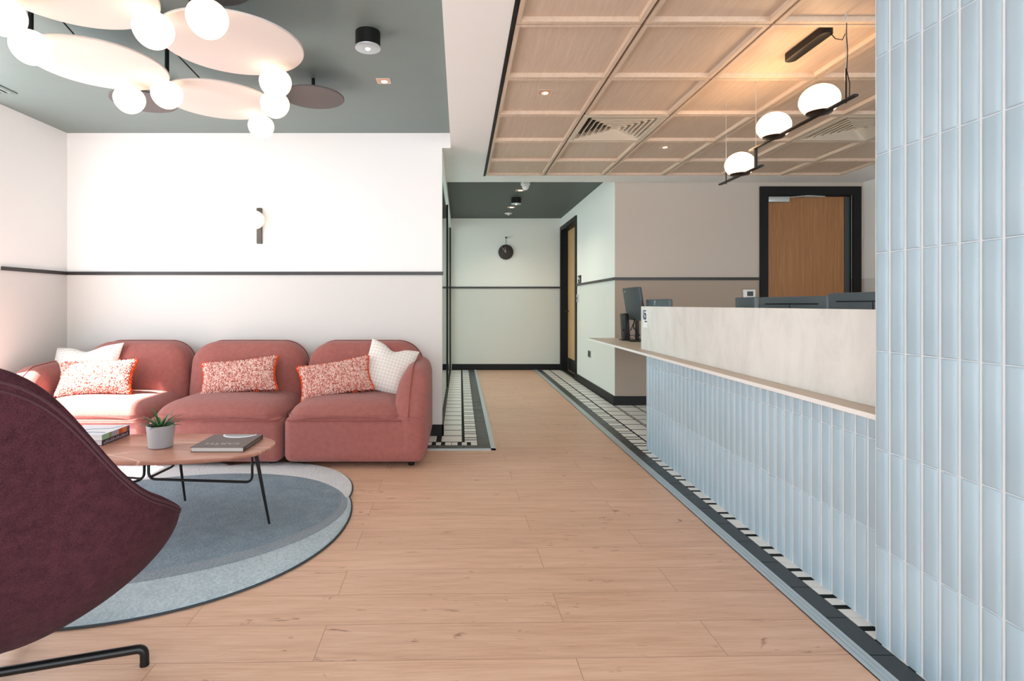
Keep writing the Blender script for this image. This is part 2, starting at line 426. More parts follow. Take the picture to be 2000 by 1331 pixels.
# coffered oak ceiling
GX = [.254+.61*k for k in range(7)]; GY = [5.57, 5.02, 4.405, 3.79, 3.172, 2.555, 1.94, 1.325, .71, .095, -.52]
VENTS = [(1, 2), (4, 2)]
mb = MB(); mb.box(.25, 3.92, -.52, 5.575, ZS+.06, ZC+.1)
mb.mat(2).box(.238, .256, -.52, 5.575, ZS-.004, ZS+.06)
for i in range(6):
    for k in range(10):
        if (i, k) in VENTS: continue
        x0, x1, y1, y0 = GX[i]+.008, GX[i+1]-.008, GY[k]-.005, GY[k+1]+.005
        e = .021; z0, z1 = ZS, ZS+.025
        mb.mat(0).box(x0+.01, x1-.01, y0+.01, y1-.01, z1, z1+.02)
        mb.mat(1).box(x0, x0+e, y0, y1, z0, z1+.02).box(x1-e, x1, y0, y1, z0, z1+.02)
        mb.box(x0+e, x1-e, y0, y0+e, z0, z1+.02).box(x0+e, x1-e, y1-e, y1, z0, z1+.02)
mb.m[:6] = [2]*6
struct('ceiling', mb, [panel_w, panel_e, black_tr])
# pier and wall of blue tiles
def tiles(mb, X, ya, yb, joints, pitch=.06, D=.0042, gap=.0085):
    n = int(round((yb-ya)/pitch)); pr = 8
    for c in range(n):
        y0 = yb-(c+1)*pitch+gap/2; y1 = yb-c*pitch-gap/2
        for a, b in zip(joints[:-1], joints[1:]):
            z0, z1 = a+.0015, b-.0015; n0 = len(mb.v)
            for s_ in range(pr+1):
                u = -math.cos(PI*s_/pr); d = D*(1-abs(u)**6); yy = (y0+y1)/2+(y1-y0)/2*u
                e = .002
                for z, k in ((z0, 0), (z0+e, .8), (z0+2*e, 1), (z1-2*e, 1), (z1-e, .8), (z1, 0)):
                    mb.v.append((X-.001-(d*k if 0 < s_ < pr else 0), yy, z))
            for s_ in range(pr):
                for z in range(5):
                    q = n0+s_*6+z; mb.face(q, q+1, q+7, q+6)
mb = MB(); mb.box(1.3615, 1.52, -.6, 1.775, 0, ZC); mb.mat(1)
J = [.0, .31]+[.31+.3185*k for k in range(1, 7)]+[ZC]
tiles(mb, 1.3615, -.6, 1.775, J)
struct('wall_right', mb, [grout_w, blue_t], smooth=.9)
# baseboards
struct('baseboard_back', MB().box(XL, XE+.012, YB-.014, YB, 0, .095).box(XE, XE+.012, YB-.014, YB+.10, 0, .095), black_tr)
struct('baseboard_left', MB().box(XL, XL+.014, 3.86, YB-.014, 0, .095), black_tr)
struct('baseboard_end', MB().box(-.14, XR, YC-.014, YC, 0, .10), black_tr)
struct('baseboard_right', MB().box(XR-.014, XR, YR-.014, 7.76, 0, .10).box(XR-.014, 3.24, YR-.015, YR-.001, 0, .10), black_tr)
# dado rails
struct('trim_3', MB().box(XL, XE+.01, YB-.016, YB, 1.341, 1.368), rail_m)
struct('trim_4', MB().box(XL, XL+.016, 3.86, YB-.016, 1.341, 1.368), rail_m)
struct('trim_5', MB().box(-.155, XR, YC-.016, YC, 1.358, 1.388), rail_m)
struct('trim_6', MB().box(XR-.016, XR, YR-.016, 7.76, 1.358, 1.388).box(XR-.016, 3.245, YR-.017, YR-.001, 1.358, 1.388), rail_m)
# corridor door
mb = MB()
for a, b in ((7.765, DY0+.015), (DY1-.015, 9.005)): mb.box(XR-.018, XR+.002, a, b, 0, 2.374)
mb.box(XR-.018, XR+.002, DY0+.015, DY1-.015, DZ-.02, 2.374)
mb.box(XR, XR+.16, DY0, DY0+.03, 0, DZ).box(XR, XR+.16, DY1-.03, DY1, 0, DZ).box(XR, XR+.16, DY0+.03, DY1-.03, DZ-.03, DZ)
d1 = struct('door_1', mb, black_tr)
O('door_leaf', MB().box(XR+.10, XR+.145, DY0+.032, DY1-.032, .008, DZ-.032), door_w2, d1)
O('kick_plate', MB().box(XR+.096, XR+.10, DY0+.06, DY1-.06, .02, .22), black_tr, d1)
O('door_handle', MB().tube(bend([(XR+.10, 8.86, .98), (XR+.05, 8.86, .98), (XR+.05, 8.74, .98)], .015), .009), blackm, d1)
# reception door
mb = MB().box(3.243, RX0+.012, YR-.022, YR, 0, 2.372).box(RX1-.012, 4.337, YR-.022, YR, 0, 2.372).box(RX0+.012, RX1-.012, YR-.022, YR, RZ-.01, 2.372)
mb.box(RX0, RX0+.02, YR, YR+.16, 0, RZ).box(RX1-.075, RX1, YR+.03, YR+.16, 0, RZ).box(RX0+.02, RX1-.075, YR, YR+.16, RZ-.02, RZ)
d2 = struct('door_2', mb, black_tr)
O('door_leaf', MB().box(RX0+.022, RX1-.077, YR+.03, YR+.075, .008, RZ-.022), door_w, d2)
O('leaf_edge', MB().box(RX1-.075, RX1-.02, YR+.022, YR+.03, .008, RZ-.022), greym, d2)
cl = O('door_closer', MB().box(3.335, 3.56, YR-.02, YR+.028, 2.205, 2.262, .004), silver, d2)
O('closer_arm', MB().tube([(3.55, YR+.0, 2.255), (3.75, YR-.035, 2.268), (3.95, YR+.01, 2.272)], .006, 6).box(3.74, 3.96, YR+.0, YR+.02, 2.262, 2.277), silver, cl)
# glass partition
mb = MB().box(-.185, -.155, YB+.10, YB+.13, 0, ZS).box(-.185, -.155, YC-.05, YC, 0, ZC).box(-.185, -.155, 6.9, 6.93, 0, ZC)
mb.box(-.185, -.155, YB+.13, YC-.05, 0, .04).box(-.185, -.155, YR, YC-.05, ZC-.05, ZC)
w2 = struct('window_2', mb, black_tr)
O('glass_pane', MB().box(-.173, -.167, YB+.13, YC-.05, .04, ZC-.005), glass_m, w2)
O('window_head', MB().box(-.19, -.15, YB+.1, YC, ZC-.16, ZC-.05), whitep, w2)

# ---------------------------------------------------------------- reception desk
LX, DT = 1.375, .732
desk = thing('reception_desk', (1.4, 3.0, 0), 'reception counter faced in pale blue vertical tiles with white upstand', 'reception desk')
mb = MB().box(1.407, 1.52, 1.776, 4.088, .003, .712); mb.mat(1); tiles(mb, 1.407, 1.776, 4.088, [.004, .33, .64, .712])
O('tiled_front', mb, [grout_w, blue_t], desk, 'pale blue tiled front', smooth=.9)
mb = MB().box(LX+.002, 2.15, 1.777, YR-.002, .7145, DT); mb.mat(1).box(LX, LX+.002, 1.777, YR-.002, .7145, DT).box(LX, XR, YR-.002, YR+.0, .7145, DT)
O('worktop', mb, [desk_top, desk_edge], desk, 'warm grey top with white edge')
O('upstand', MB().box(1.475, 1.505, 1.777, 4.417, DT, 1.080, .002), plaster, desk, 'tall white plaster-look screen')
# sticker on the upstand
lx = 1.4735
st_ = O('notice_sticker', MB().box(lx, 1.475, 4.262, 4.366, .912, 1.055), whitep, desk, 'white sticker with a blue graphic')
navy = M('navy_ink', '34406e', .6)
mb = MB()
for (a, b, c, d) in ((4.36, 4.29, 1.05, 1.04), (4.36, 4.345, 1.04, .985), (4.335, 4.30, 1.03, 1.012), (4.318, 4.306, 1.03, .985), (4.345, 4.29, .99, .975), (4.296, 4.286, 1.02, .99), (4.35, 4.336, 1.01, .975), (4.325, 4.27, .965, .955)):
    mb.box(lx-.001, lx, b, a, d, c)
O('blue_graphic', mb, navy, st_)

# monitors on the desk: backs face the camera side (-X)
def monitor(label, x, y0, y1, zt, h=.33, lean=.03, stand=True, slot=False, m=greym, group=None):
    yc = (y0+y1)/2; t_ = thing('computer_monitor', (x+.06, yc, DT), label, 'monitor', group)
    zb = zt-h
    def wp(px, py, pz): return (px-lean*(pz+h/2)/h*1.0+lean*.5, py, pz)
    O('housing', MB().soft((x+.015, yc, (zt+zb)/2), (.03, y1-y0, h), (.006, .006, .006), 1, wp, 2), m, t_)
    O('screen', MB().soft((x+.032, yc, (zt+zb)/2), (.004, y1-y0-.02, h-.02), (.001, .001, .001), 0, wp, 1), blackm, t_)
    if slot:
        O('vent_slot', MB().box(x-.006, x+.004, y0+.06, y1-.06, zt-.042, zt-.036), blackm, t_)
        O('lower_edge', MB().box(x-.004, x+.004, yc-.003, yc+.003, zt-.12, zt-.04), blackm, t_)
    if stand:
        O('stand', MB().box(x+.035, x+.06, yc-.03, yc+.03, DT+.01, zb+.12, .004).box(x-.05, x+.13, yc-.11, yc+.11, DT+.0005, DT+.012, .004), blackm, t_)
    return t_
m1 = monitor('tall dark grey computer monitor tilted at the open end of the desk', 1.70, 5.10, 5.60, 1.262, .325, .05, m=greym)
emb = M('pale_emblem', 'b9c4cc', .4)
O('round_emblem', MB().lathe([(.009, 0), (.009, .002)], (1.672, 5.50, 1.225), 16, axis='x'), emb, m1)
mb = MB().tube([(1.69, 5.24, .96), (1.66, 5.20, .88), (1.68, 5.14, .83), (1.70, 5.12, .80)], .006, 6)
mb.tube([(1.69, 5.30, .90), (1.65, 5.26, .84), (1.66, 5.2, .87), (1.67, 5.1, .84)], .003, 5)
mb.tube([(1.68, 5.38, DT+.02), (1.66, 5.3, .79), (1.66, 5.2, .80), (1.67, 5.08, .78), (1.7, 5.0, .76)], .004, 5)
mb.tube([(1.66, 5.40, DT+.02), (1.64, 5.3, .76), (1.64, 5.18, .77), (1.66, 5.05, .75)], .004, 5)
tag(O('power_cables', mb, blackm), 'black cables hanging behind the tall tilted monitor', 'cables')
dk = thing('docking_tower', (1.66, 5.46, DT), 'slim black upright dock beside the tall tilted monitor', 'computer')
O('case', MB().soft((1.665, 5.47, DT+.137), (.055, .13, .27), (.01, .01, .01), 1, lambda a, b, c: (a-.06*c, b, c), 3), blackm, dk)
O('foot_plate', MB().box(1.62, 1.70, 5.40, 5.53, DT+.0005, DT+.012, .003), blackm, dk)
O('side_knob', MB().tube([(1.65, 5.42, .84), (1.625, 5.42, .84)], .008, 8), blackm, dk)
m2 = monitor("low slate grey monitor with pale ring logo behind the upstand's far end", 1.75, 4.53, 5.09, 1.141, .30, .01, m=greym2)
O('logo_ring', MB().tube([(1.743, 4.85+.013*math.cos(a), 1.117+.013*math.sin(a)) for a in [k*PI/8 for k in range(17)]], .0028, 6), emb, m2)
O('logo_bar', MB().box(1.741, 1.746, 4.84, 4.87, 1.09, 1.096), emb, m2)
monitor('small slate grey monitor top just below the white wall thermostat', 1.78, 3.27, 3.50, 1.142, .28, .01, m=greym2)
monitor('wide slate grey monitor in front of the oak reception door', 1.75, 2.58, 3.16, 1.139, .32, .01, slot=True, m=greym2)
monitor('wide slate grey monitor next to the tiled pier, nearest the camera', 1.70, 1.95, 2.50, 1.150, .34, .01, slot=True, m=greym2)

# wall fittings
th_ = thing('thermostat', (3.10, YR-.02, 1.2), 'white wall thermostat with dark screen left of the reception door', 'thermostat')
O('housing', MB().box(3.06, 3.19, YR-.022, YR-.001, 1.155, 1.255, .003), whitep, th_)
O('screen', MB().box(3.10, 3.165, YR-.024, YR-.022, 1.185, 1.235), greym, th_)
sg = thing('door_sign', (XR-.01, 7.58, 1.41), 'small black square sign beside the corridor door', 'sign')
O('plate', MB().box(XR-.006, XR, 7.49, 7.685, 1.392, 1.50, .001), black_tr, sg)
O('white_marking', MB().box(XR-.008, XR-.006, 7.53, 7.65, 1.445, 1.452).box(XR-.008, XR-.006, 7.61, 7.65, 1.452, 1.475).box(XR-.008, XR-.006, 7.53, 7.60, 1.415, 1.421), white_ink, sg)
pl = thing('access_plate', (XR-.01, 7.70, 1.18), 'grey metal access plate on the edge of the corridor door frame', 'door switch')
O('plate', MB().box(XR-.012, XR, 7.645, 7.76, 1.125, 1.235, .002), silver, pl)
O('button', MB().lathe([(.016, 0), (.016, .005)], (XR-.017, 7.70, 1.18), 16, axis='x'), greym, pl)
sk = thing('wall_socket', (XR-.01, 7.0, .45), 'dark double wall socket low on the corridor wall', 'socket')
O('plate', MB().box(XR-.006, XR, 6.93, 7.08, .405, .50, .001), silver, sk)
for yy in (6.967, 7.043):
    O('outlet', MB().box(XR-.009, XR-.006, yy-.026, yy+.026, .415, .49), blackm, sk)
ck = thing('wall_clock', (.758, YC-.02, 1.96), 'round dark brown clock hanging from a peg on the corridor end wall', 'clock')
cx, cz = .758, 1.962
O('dial', MB().lathe([(.118, 0), (.124, -.004), (.124, -.03), (.118, -.034)], (cx, YC-.002, cz), 48, axis='y'), M('dark_brown_leather', '3a302d', .6, var=.1, vs=30), ck)
hand_m = M('cream_hand', 'c9c0ae', .5)
for ang, ln in ((math.radians(127), .115), (math.radians(100), .09)):
    d = Vector((math.cos(ang), 0, math.sin(ang))); n_ = Vector((-d.z, 0, d.x)); c0 = Vector((cx-.003, YC-.039, cz-.01))
    mb = MB(); a = c0-n_*.0045; b = c0+n_*.0045; e_ = c0+d*ln+n_*.0015; f_ = c0+d*ln-n_*.0015; k = Vector((0, .002, 0))
    mb.v += [tuple(q) for q in (a, b, e_, f_, a+k, b+k, e_+k, f_+k)]
    for f in ((0, 1, 2, 3), (7, 6, 5, 4), (0, 4, 5, 1), (1, 5, 6, 2), (2, 6, 7, 3), (3, 7, 4, 0)): mb.face(*f)
    O('hand', mb, hand_m, ck)
O('peg', MB().tube([(cx, YC, cz+.24), (cx, YC-.05, cz+.24)], [.01, .014], 12), blackm, ck)
O('strap', MB().tube([(cx-.006, YC-.04, cz+.24), (cx-.006, YC-.035, cz+.10)], .0025, 6).tube([(cx+.010, YC-.03, cz+.24), (cx+.010, YC-.03, cz+.10)], .0025, 6), greym, ck)
sc = thing('wall_sconce', (-1.667, YB, 1.75), 'black bar wall light with one glowing globe above the sofa', 'wall light')
O('back_bar', MB().box(-1.688, -1.648, YB-.03, YB, 1.600, 1.896, .002), M('bronze_grey_metal', '4d4743', .4), sc)
def sphere(c, r, rz=None, n=32, lo=0, pinch=0):
    rz = rz or r; pr = []
    K = 20
    for i in range(K+1):
        a = -PI/2+lo+(PI-lo)*i/K; pr.append((max(r*math.cos(a)*(1+pinch*math.sin(a)), .0005), rz*math.sin(a)))
    return MB().lathe(pr, c, n)
O('globe', sphere((-1.672, YB-.105, 1.785), .074), globe_m, sc)
lamp('sconce_light', 'POINT', (-1.672, YB-.22, 1.785), 1.3, (1, .82, .6), shadow_soft_size=.07)

# ceiling fittings
def downlight(X, Y, z, label, s=.037, group='recessed spotlights'):
    d = thing('recessed_spotlight', (X, Y, z), label, 'ceiling light', group)
    mb = MB(); k = s+.006
    mb.box(X-k, X+k, Y-k, Y-s, z-.002, z+.0).box(X-k, X+k, Y+s, Y+k, z-.002, z).box(X-k, X-s, Y-s, Y+s, z-.002, z).box(X+s, X+k, Y-s, Y+s, z-.002, z)
    O('rim', mb, vent_m, d)
    O('reflector', MB().box(X-s, X+s, Y-s, Y+s, z-.0012, z-.0002), M('amber_reflector', 'd9a182', .3), d)
    O('lens', MB().lathe([(s*.5, -.0026), (s*.54, -.0012)], (X+.004, Y+.012, z), 20), spot_m, d)
downlight(-.49, 3.455, ZC, 'square spotlight in the dark lounge ceiling')
downlight(.5365, 3.437, ZS+.025, 'square spotlight in the oak ceiling panel near its left edge')
downlight(1.754, 4.634, ZS+.025, 'square spotlight in the oak ceiling just right of the square vent')
for lx_, ly_, lz_, e_ in ((.75, 6.78, ZC-.02, 22), (.754, 7.97, ZC-.02, 22), (-.49, 3.455, ZC-.02, 6), (.5365, 3.437, ZS+.02, 8), (1.754, 4.634, ZS+.02, 8)):
    lamp('spot_lamp', 'SPOT', (lx_, ly_, lz_), e_, (1, .86, .7), spot_size=2.4, spot_blend=.8, shadow_soft_size=.04)
downlight(.75, 6.78, ZC, 'spotlight in the corridor ceiling nearest the white sensor', .05)
downlight(.754, 7.97, ZC, 'spotlight in the corridor ceiling just beyond the black emergency light', .05)
def emlight(X, Y, z, label, r=.065, h=.078):
    d = thing('emergency_light', (X, Y, z), label, 'ceiling light', 'round emergency lights')
    O('body', MB().lathe([(r, 0), (r, -h)], (X, Y, z), 40), black_tr, d)
    O('cover', MB().lathe([(r+.002, -h), (r+.001, -h-.006), (r*.9, -h-.008)], (X, Y, z), 40), silver, d)
    O('led_lens', MB().lathe([(.014, -h-.008), (.009, -h-.013)], (X, Y, z), 16), emis('led_lens', 'f2ffe8', 1.5), d)
emlight(-.485, 2.84, ZC, 'round black emergency light with silver face on the lounge ceiling')
emlight(.75, 7.27, ZC, 'round black emergency light on the corridor ceiling')
sd = thing('smoke_detector', (.766, 6.36, ZC), 'white smoke detector at the front of the corridor ceiling', 'smoke detector')
O('base', MB().lathe([(.055, 0), (.055, -.03), (.045, -.035)], (.766, 6.36, ZC), 28), whitep, sd)
O('sensor_head', MB().lathe([(.038, -.035), (.042, -.055), (.02, -.085)], (.766, 6.36, ZC), 24), whitep, sd)
s2 = thing('sprinkler_head', (.756, 8.5, ZC), 'small white ceiling fitting furthest down the corridor', 'ceiling fitting')
O('cover', MB().lathe([(.06, 0), (.06, -.008), (.02, -.02), (.012, -.03)], (.756, 8.5, ZC), 24), whitep, s2)
for (i, k), lb in zip(VENTS, ('square cream louvred vent in the oak ceiling, fully visible', 'square louvred vent in the oak ceiling, half hidden by the tiled pier')):
    X = (GX[i]+GX[i+1])/2; Y = (GY[k]+GY[k+1])/2
    d = thing('ceiling_vent', (X, Y, ZS), lb, 'air vent', 'square ceiling vents')
    h0 = .299
    mb = MB(); b0 = .262
    mb.box(X-h0, X+h0, Y-h0, Y-b0, ZS, ZS+.012).box(X-h0, X+h0, Y+b0, Y+h0, ZS, ZS+.012).box(X-h0, X-b0, Y-b0, Y+b0, ZS, ZS+.012).box(X+b0, X+h0, Y-b0, Y+b0, ZS, ZS+.012)
    O('frame', mb, vent_m, d)
    O('duct', MB().box(X-.29, X+.29, Y-.29, Y+.29, ZS+.052, ZS+.058), greym, d)
    for q in range(7):
        a = .258-q*.037; c_ = a-.018; z0, z1 = ZS+.001, ZS+.048
        if c_ < .01: c_ = .01
        mb = MB()
        ring = [(-1, -1), (1, -1), (1, 1), (-1, 1)]
        for r_, z in ((a, z0), (c_, z1), (c_+.003, z1+.002), (a+.0025, z0+.002)):
            mb.v += [(X+u*r_, Y+v_*r_, z) for u, v_ in ring]
        for e in range(4):
            for l in range(4):
                A = l*4+e; B = l*4+(e+1) % 4; C_ = ((l+1) % 4)*4+(e+1) % 4; D_ = ((l+1) % 4)*4+e; mb.face(A, B, C_, D_)
        O('louvre', mb, vent_m, d, smooth=0)
av = thing('air_grille', (-3.1, 3.45, ZC), 'dark slatted air grille at the left edge of the lounge ceiling', 'air vent')
mb = MB().box(-3.24, -2.99, 3.28, 3.30, ZC-.008, ZC).box(-3.24, -2.99, 3.635, 3.656, ZC-.008, ZC).box(-3.24, -3.22, 3.3, 3.635, ZC-.008, ZC).box(-3.01, -2.99, 3.3, 3.635, ZC-.008, ZC)
O('frame', mb, M('grey_green_metal', '6d7876', .5), av)
O('recess_shade_sheet', MB().box(-3.22, -3.01, 3.3, 3.635, ZC-.002, ZC-.0005), black_tr, av)  # flat black sheet standing in for the shade behind the slats
for q in range(5): O('slat', MB().box(-3.20+q*.042, -3.185+q*.042, 3.3, 3.635, ZC-.008, ZC-.002), M('slat_metal', '9aa6a4', .5) if q == 0 else bpy.data.materials['slat_metal'], av)

# chandelier of felt discs and globes
ch = thing('disc_chandelier', (-1.5, 2.8, ZC), 'large cluster light of pale discs and glowing globes on the dark ceiling', 'ceiling light')
for (x, y, r, z, m_) in ((-1.06, 2.52, .32, 2.30, disc_m), (-1.82, 2.73, .313, 2.30, disc_m), (-1.425, 3.21, .315, 2.30, disc_m), (-1.50, 2.05, .32, 2.30, disc_m),
                        (-.929, 3.42, .192, 2.40, disc_d), (-1.03, 2.17, .195, 2.40, disc_d), (-2.04, 3.49, .195, 2.40, disc_d)):
    dd = O('disc', MB().lathe([(r-.003, 0), (r, .003), (r, .009), (r-.003, .012)], (x, y, z), 72), m_, ch, 'pale felt disc' if m_ is disc_m else 'small dark grey disc')
    if m_ is disc_d: O('stem', MB().tube([(x, y, z+.012), (x, y, ZC)], .011, 10), blackm, dd)
for (x, y, post) in ((-1.885, 2.375, 1), (-1.263, 2.228, 1), (-1.0, 2.14, 0), (-1.79, 2.118, 0), (-1.825, 2.986, 0), (-1.579, 2.913, 1), (-.942, 2.758, 0), (-1.048, 3.06, 2), (-1.266, 3.44, 0)):
    g = O('globe', sphere((x, y, 2.225), .079, .073, pinch=.10), globe_m, ch, 'glowing egg-shaped globe')
    if post: O('post', MB().tube([(x, y, 2.29), (x, y, ZC)], .011 if post == 1 else .008, 10), blackm, ch)
for a, b in (((-1.885, 2.375), (-1.82, 2.73)), ((-1.263, 2.228), (-1.06, 2.52)), ((-1.263, 2.228), (-1.5, 2.05)), ((-1.579, 2.913), (-1.425, 3.21)), ):
    O('linking_rod', MB().tube([(a[0], a[1], 2.50), (b[0], b[1], 2.315)], .0035, 6), blackm, ch)

# pendant over the desk
pd = thing('bar_pendant', (1.785, 3.0, ZS), 'stepped black bar pendant with three glowing domes over the reception desk', 'ceiling light')
PX = 1.785
mb = MB().box(PX-.011, PX+.011, 2.44, 3.33, 2.038, 2.048, .001); O('upper_bar', mb, blackm, pd)
O('lower_bar', MB().box(PX-.011, PX+.011, 3.20, 3.72, 1.915, 1.925, .001), blackm, pd)
O('link_post', MB().box(PX-.007, PX+.007, 3.262, 3.276, 1.915, 2.045), blackm, pd)
for i, (y, z) in enumerate(((2.691, 2.048), (3.083, 2.048), (3.455, 1.925))):
    g = O('globe', sphere((PX, y, z+.064), .090, .078, lo=.62), globe_m2, pd, 'glowing white dome')
    O('saucer', MB().lathe([(.02, -.008), (.056, .0), (.060, .005), (.02, .008)], (PX, y, z), 32), M('dark_bronze', '3a2a22', .3, metal=.6) if i == 0 else bpy.data.materials['dark_bronze'], pd)
    lamp('pendant_light', 'POINT', (PX, y, z+.17), 1.6, (1, .62, .32), shadow_soft_size=.06)
for y, zb, zr in ((2.505, 2.04, 2.19), (3.268, 1.92, 1.96), (3.634, 1.915, 1.99)):
    O('wire', MB().tube([(PX, y, zr), (PX, y, ZS+.03)], .0012, 5), silver, pd)
    if zr > zb+.05: O('rod', MB().tube([(PX, y, zb-.01), (PX, y, zr)], .004, 8), blackm, pd)
    O('ceiling_clip', MB().tube([(PX, y, ZS+.034), (PX, y, ZS+.0)], .004, 8).tube([(PX+.02, y, ZS+.03), (PX-.02, y, ZS+.03)], .002, 6), silver, pd)
O('canopy', MB().soft((PX-.01, 2.765, ZS+.009), (.06, .33, .05), (.029, .029, .004), 1, None, 4), black_tr, pd)
O('cord', MB().tube([(PX, 2.62, ZS+.0), (PX+.01, 2.59, ZS-.05), (PX+.015, 2.55, ZS-.075), (PX+.006, 2.515, ZS-.06), (PX+.003, 2.505, ZS-.02), (PX+.003, 2.505, ZS-.08), (PX+.008, 2.505, ZS-.15), (PX+.004, 2.505, ZS-.24), (PX+.014, 2.5, ZS-.3), (PX+.012, 2.5, 2.05)], .0022, 6), blackm, pd)

# ---------------------------------------------------------------- rug
def ell(cx, cy, a, b, rot=0, n=96, p=2.0):
    out = []
    for k in range(n):
        t_ = 2*PI*k/n; c, s_ = math.cos(t_), math.sin(t_)
        x = a*math.copysign(abs(c)**(2/p), c); y = b*math.copysign(abs(s_)**(2/p), s_)
        out.append((cx+x*math.cos(rot)-y*math.sin(rot), cy+x*math.sin(rot)+y*math.cos(rot)))
    return out
def pad(pts, z0, z1):
    mb = MB(); n = len(pts); cx = sum(p[0] for p in pts)/n; cy = sum(p[1] for p in pts)/n
    rings = [(1.0, z0), (1.0, z1-.004), (.995, z1-.001), (.985, z1), (.7, z1), (.35, z1), (.02, z1)]
    for s_, z in rings:
        mb.v += [(cx+(p[0]-cx)*s_, cy+(p[1]-cy)*s_, z) for p in pts]
    for r_ in range(len(rings)-1):
        for k in range(n): a = r_*n+k; b = r_*n+(k+1) % n; mb.face(a, b, b+n, a+n)
    mb.face(*range((len(rings)-1)*n, len(rings)*n)); mb.face(*reversed(range(n))); return mb
rg = thing('round_rug', (-1.55, 2.85, 0), 'overlapping-circles rug in slate blue, pale blue and white under the coffee table', 'rug')
C1 = (-1.55, 2.72, .98, .91)
O('backing', MB().prism(ell(*C1[:2], C1[2]+.008, C1[3]+.008, p=2.12), .0005, .007), rug_e, rg, 'dark rug edge')
O('backing', MB().prism(ell(-1.25, 3.1, .625, .625), .0005, .0065), rug_e, rg, 'dark rug edge')
O('pile_panel', pad(ell(*C1, p=2.12), .002, .013), rug_l, rg, 'pale blue pile')
O('pile_panel', pad(ell(-2.15, 3.22, .78, .66), .003, .0137), rug_w, rg, 'white pile lobe')
O('pile_panel', pad(ell(-1.25, 3.1, .618, .618), .003, .0144), rug_w, rg, 'white pile lobe')
O('pile_panel', pad(ell(-1.54, 2.745, .952, .692, math.radians(15)), .004, .0150), rug_g, rg, 'grey pile crescent')
O('pile_panel', pad(ell(-1.56, 2.79, .935, .655, math.radians(15)), .005, .0156), rug_b, rg, 'slate blue pile')
RZ_ = .0156

# ---------------------------------------------------------------- coffee table
TX, TY, TZ = -1.56, 2.74, .38
ct = thing('coffee_table', (TX, TY, RZ_), 'oval coffee table with red-brown veined marble top and thin black legs', 'coffee table')
mb = MB(); pts = ell(0, 0, 1, 1, n=96, p=2.55); prof = [(.0, TZ-.022), (.97, TZ-.022), (.992, TZ-.016), (1, TZ-.008), (1, TZ-.003), (.996, TZ-.0005), (.99, TZ), (.5, TZ), (.02, TZ)]
prof = prof[1:]
for s_, z in prof: mb.v += [(TX+p[0]*.61*s_, TY+p[1]*.262*s_, z) for p in pts]
n = 96
for r_ in range(len(prof)-1):
    for k in range(n): a = r_*n+k; b = r_*n+(k+1) % n; mb.face(a, b, b+n, a+n)
mb.face(*reversed(range(n))); mb.face(*range((len(prof)-1)*n, len(prof)*n))
O('table_top', mb, marble, ct, 'red-brown marble top with white veins')
ctr = (-1.565, 2.70)
for (tx, ty, fx, fy) in ((-1.0, 2.65, -.941, 2.667), (-1.543, 2.95, -1.515, 2.98), (-2.05, 2.80, -2.12, 2.84), (-1.72, 2.54, -1.75, 2.48)):
    O('leg', MB().tube([(tx, ty, TZ-.02), (fx, fy, RZ_)], [.0095, .0055], 10), blackm, ct)
    d = Vector((tx-ctr[0], ty-ctr[1], 0)).normalized()
    a = (ctr[0]+d.x*.012, ctr[1]+d.y*.012); b = (tx-d.x*.02, ty-d.y*.02)
    O('under_rod', MB().tube(bend([(a[0], a[1], TZ-.02), (a[0], a[1], .226), (b[0], b[1], .226), (b[0], b[1], TZ-.02)], .035), .0065, 10), blackm, ct)

# succulent
PXp, PYp = -1.508, 2.725
sp = thing('potted_succulent', (PXp, PYp, TZ), 'small spiky green succulent in a grey ceramic pot on the coffee table', 'potted plant')
O('pot', MB().lathe([(.050, 0), (.055, .003), (.066, .108), (.066, .112), (.060, .112), (.058, .09)], (PXp, PYp, TZ), 40), pot_m, sp, 'grey ceramic pot')
O('soil', MB().lathe([(.056, 0), (.059, .004)], (PXp, PYp, TZ+.094), 28), soil_m, sp)
rnd = random.Random(4)
for k in range(26):
    a = k*2.399; el = .0+.85*(k/26)**1.5; L = .105-.02*(k/26)+rnd.uniform(-.01, .025)
    if k in (5, 13, 22): L *= 1.3
    ca, sa = math.cos(a), math.sin(a); n0 = Vector((-sa, ca, 0)); mb = MB(); P = []
    base = Vector((PXp+ca*.010, PYp+sa*.010, TZ+.098))
    p_ = base.copy(); e2 = el+.35; steps = 8; idx = []
    for j_ in range(steps+1):
        t_ = j_/steps; wd = .0105*math.sin(min(1, (t_+.18)*1.2)*PI*.5)*(1-t_)**.75+.0004; thk = wd*.45
        dirv = Vector((ca*math.cos(e2), sa*math.cos(e2), math.sin(e2))); upv = Vector((-ca*math.sin(e2), -sa*math.sin(e2), math.cos(e2)))
        ring = []
        for q, (u, v_) in enumerate(((-1, .35), (-.5, -.6), (0, -1), (.5, -.6), (1, .35), (0, .0))):
            mb.v.append(tuple(p_+n0*u*wd+upv*v_*thk))
        p_ = p_+dirv*(L/steps); e2 += (-.95 if el < .8 else -.1)/steps*(.5 if t_ < .5 else .9)
    for j_ in range(steps):
        for q in range(6): A = j_*6+q; B = j_*6+(q+1) % 6; mb.face(A, B, B+6, A+6)
    mb.face(*reversed(range(6))); mb.face(*range(steps*6, steps*6+6))
    O('leaf', mb, leaf_m if k % 4 else leaf_tip, sp)

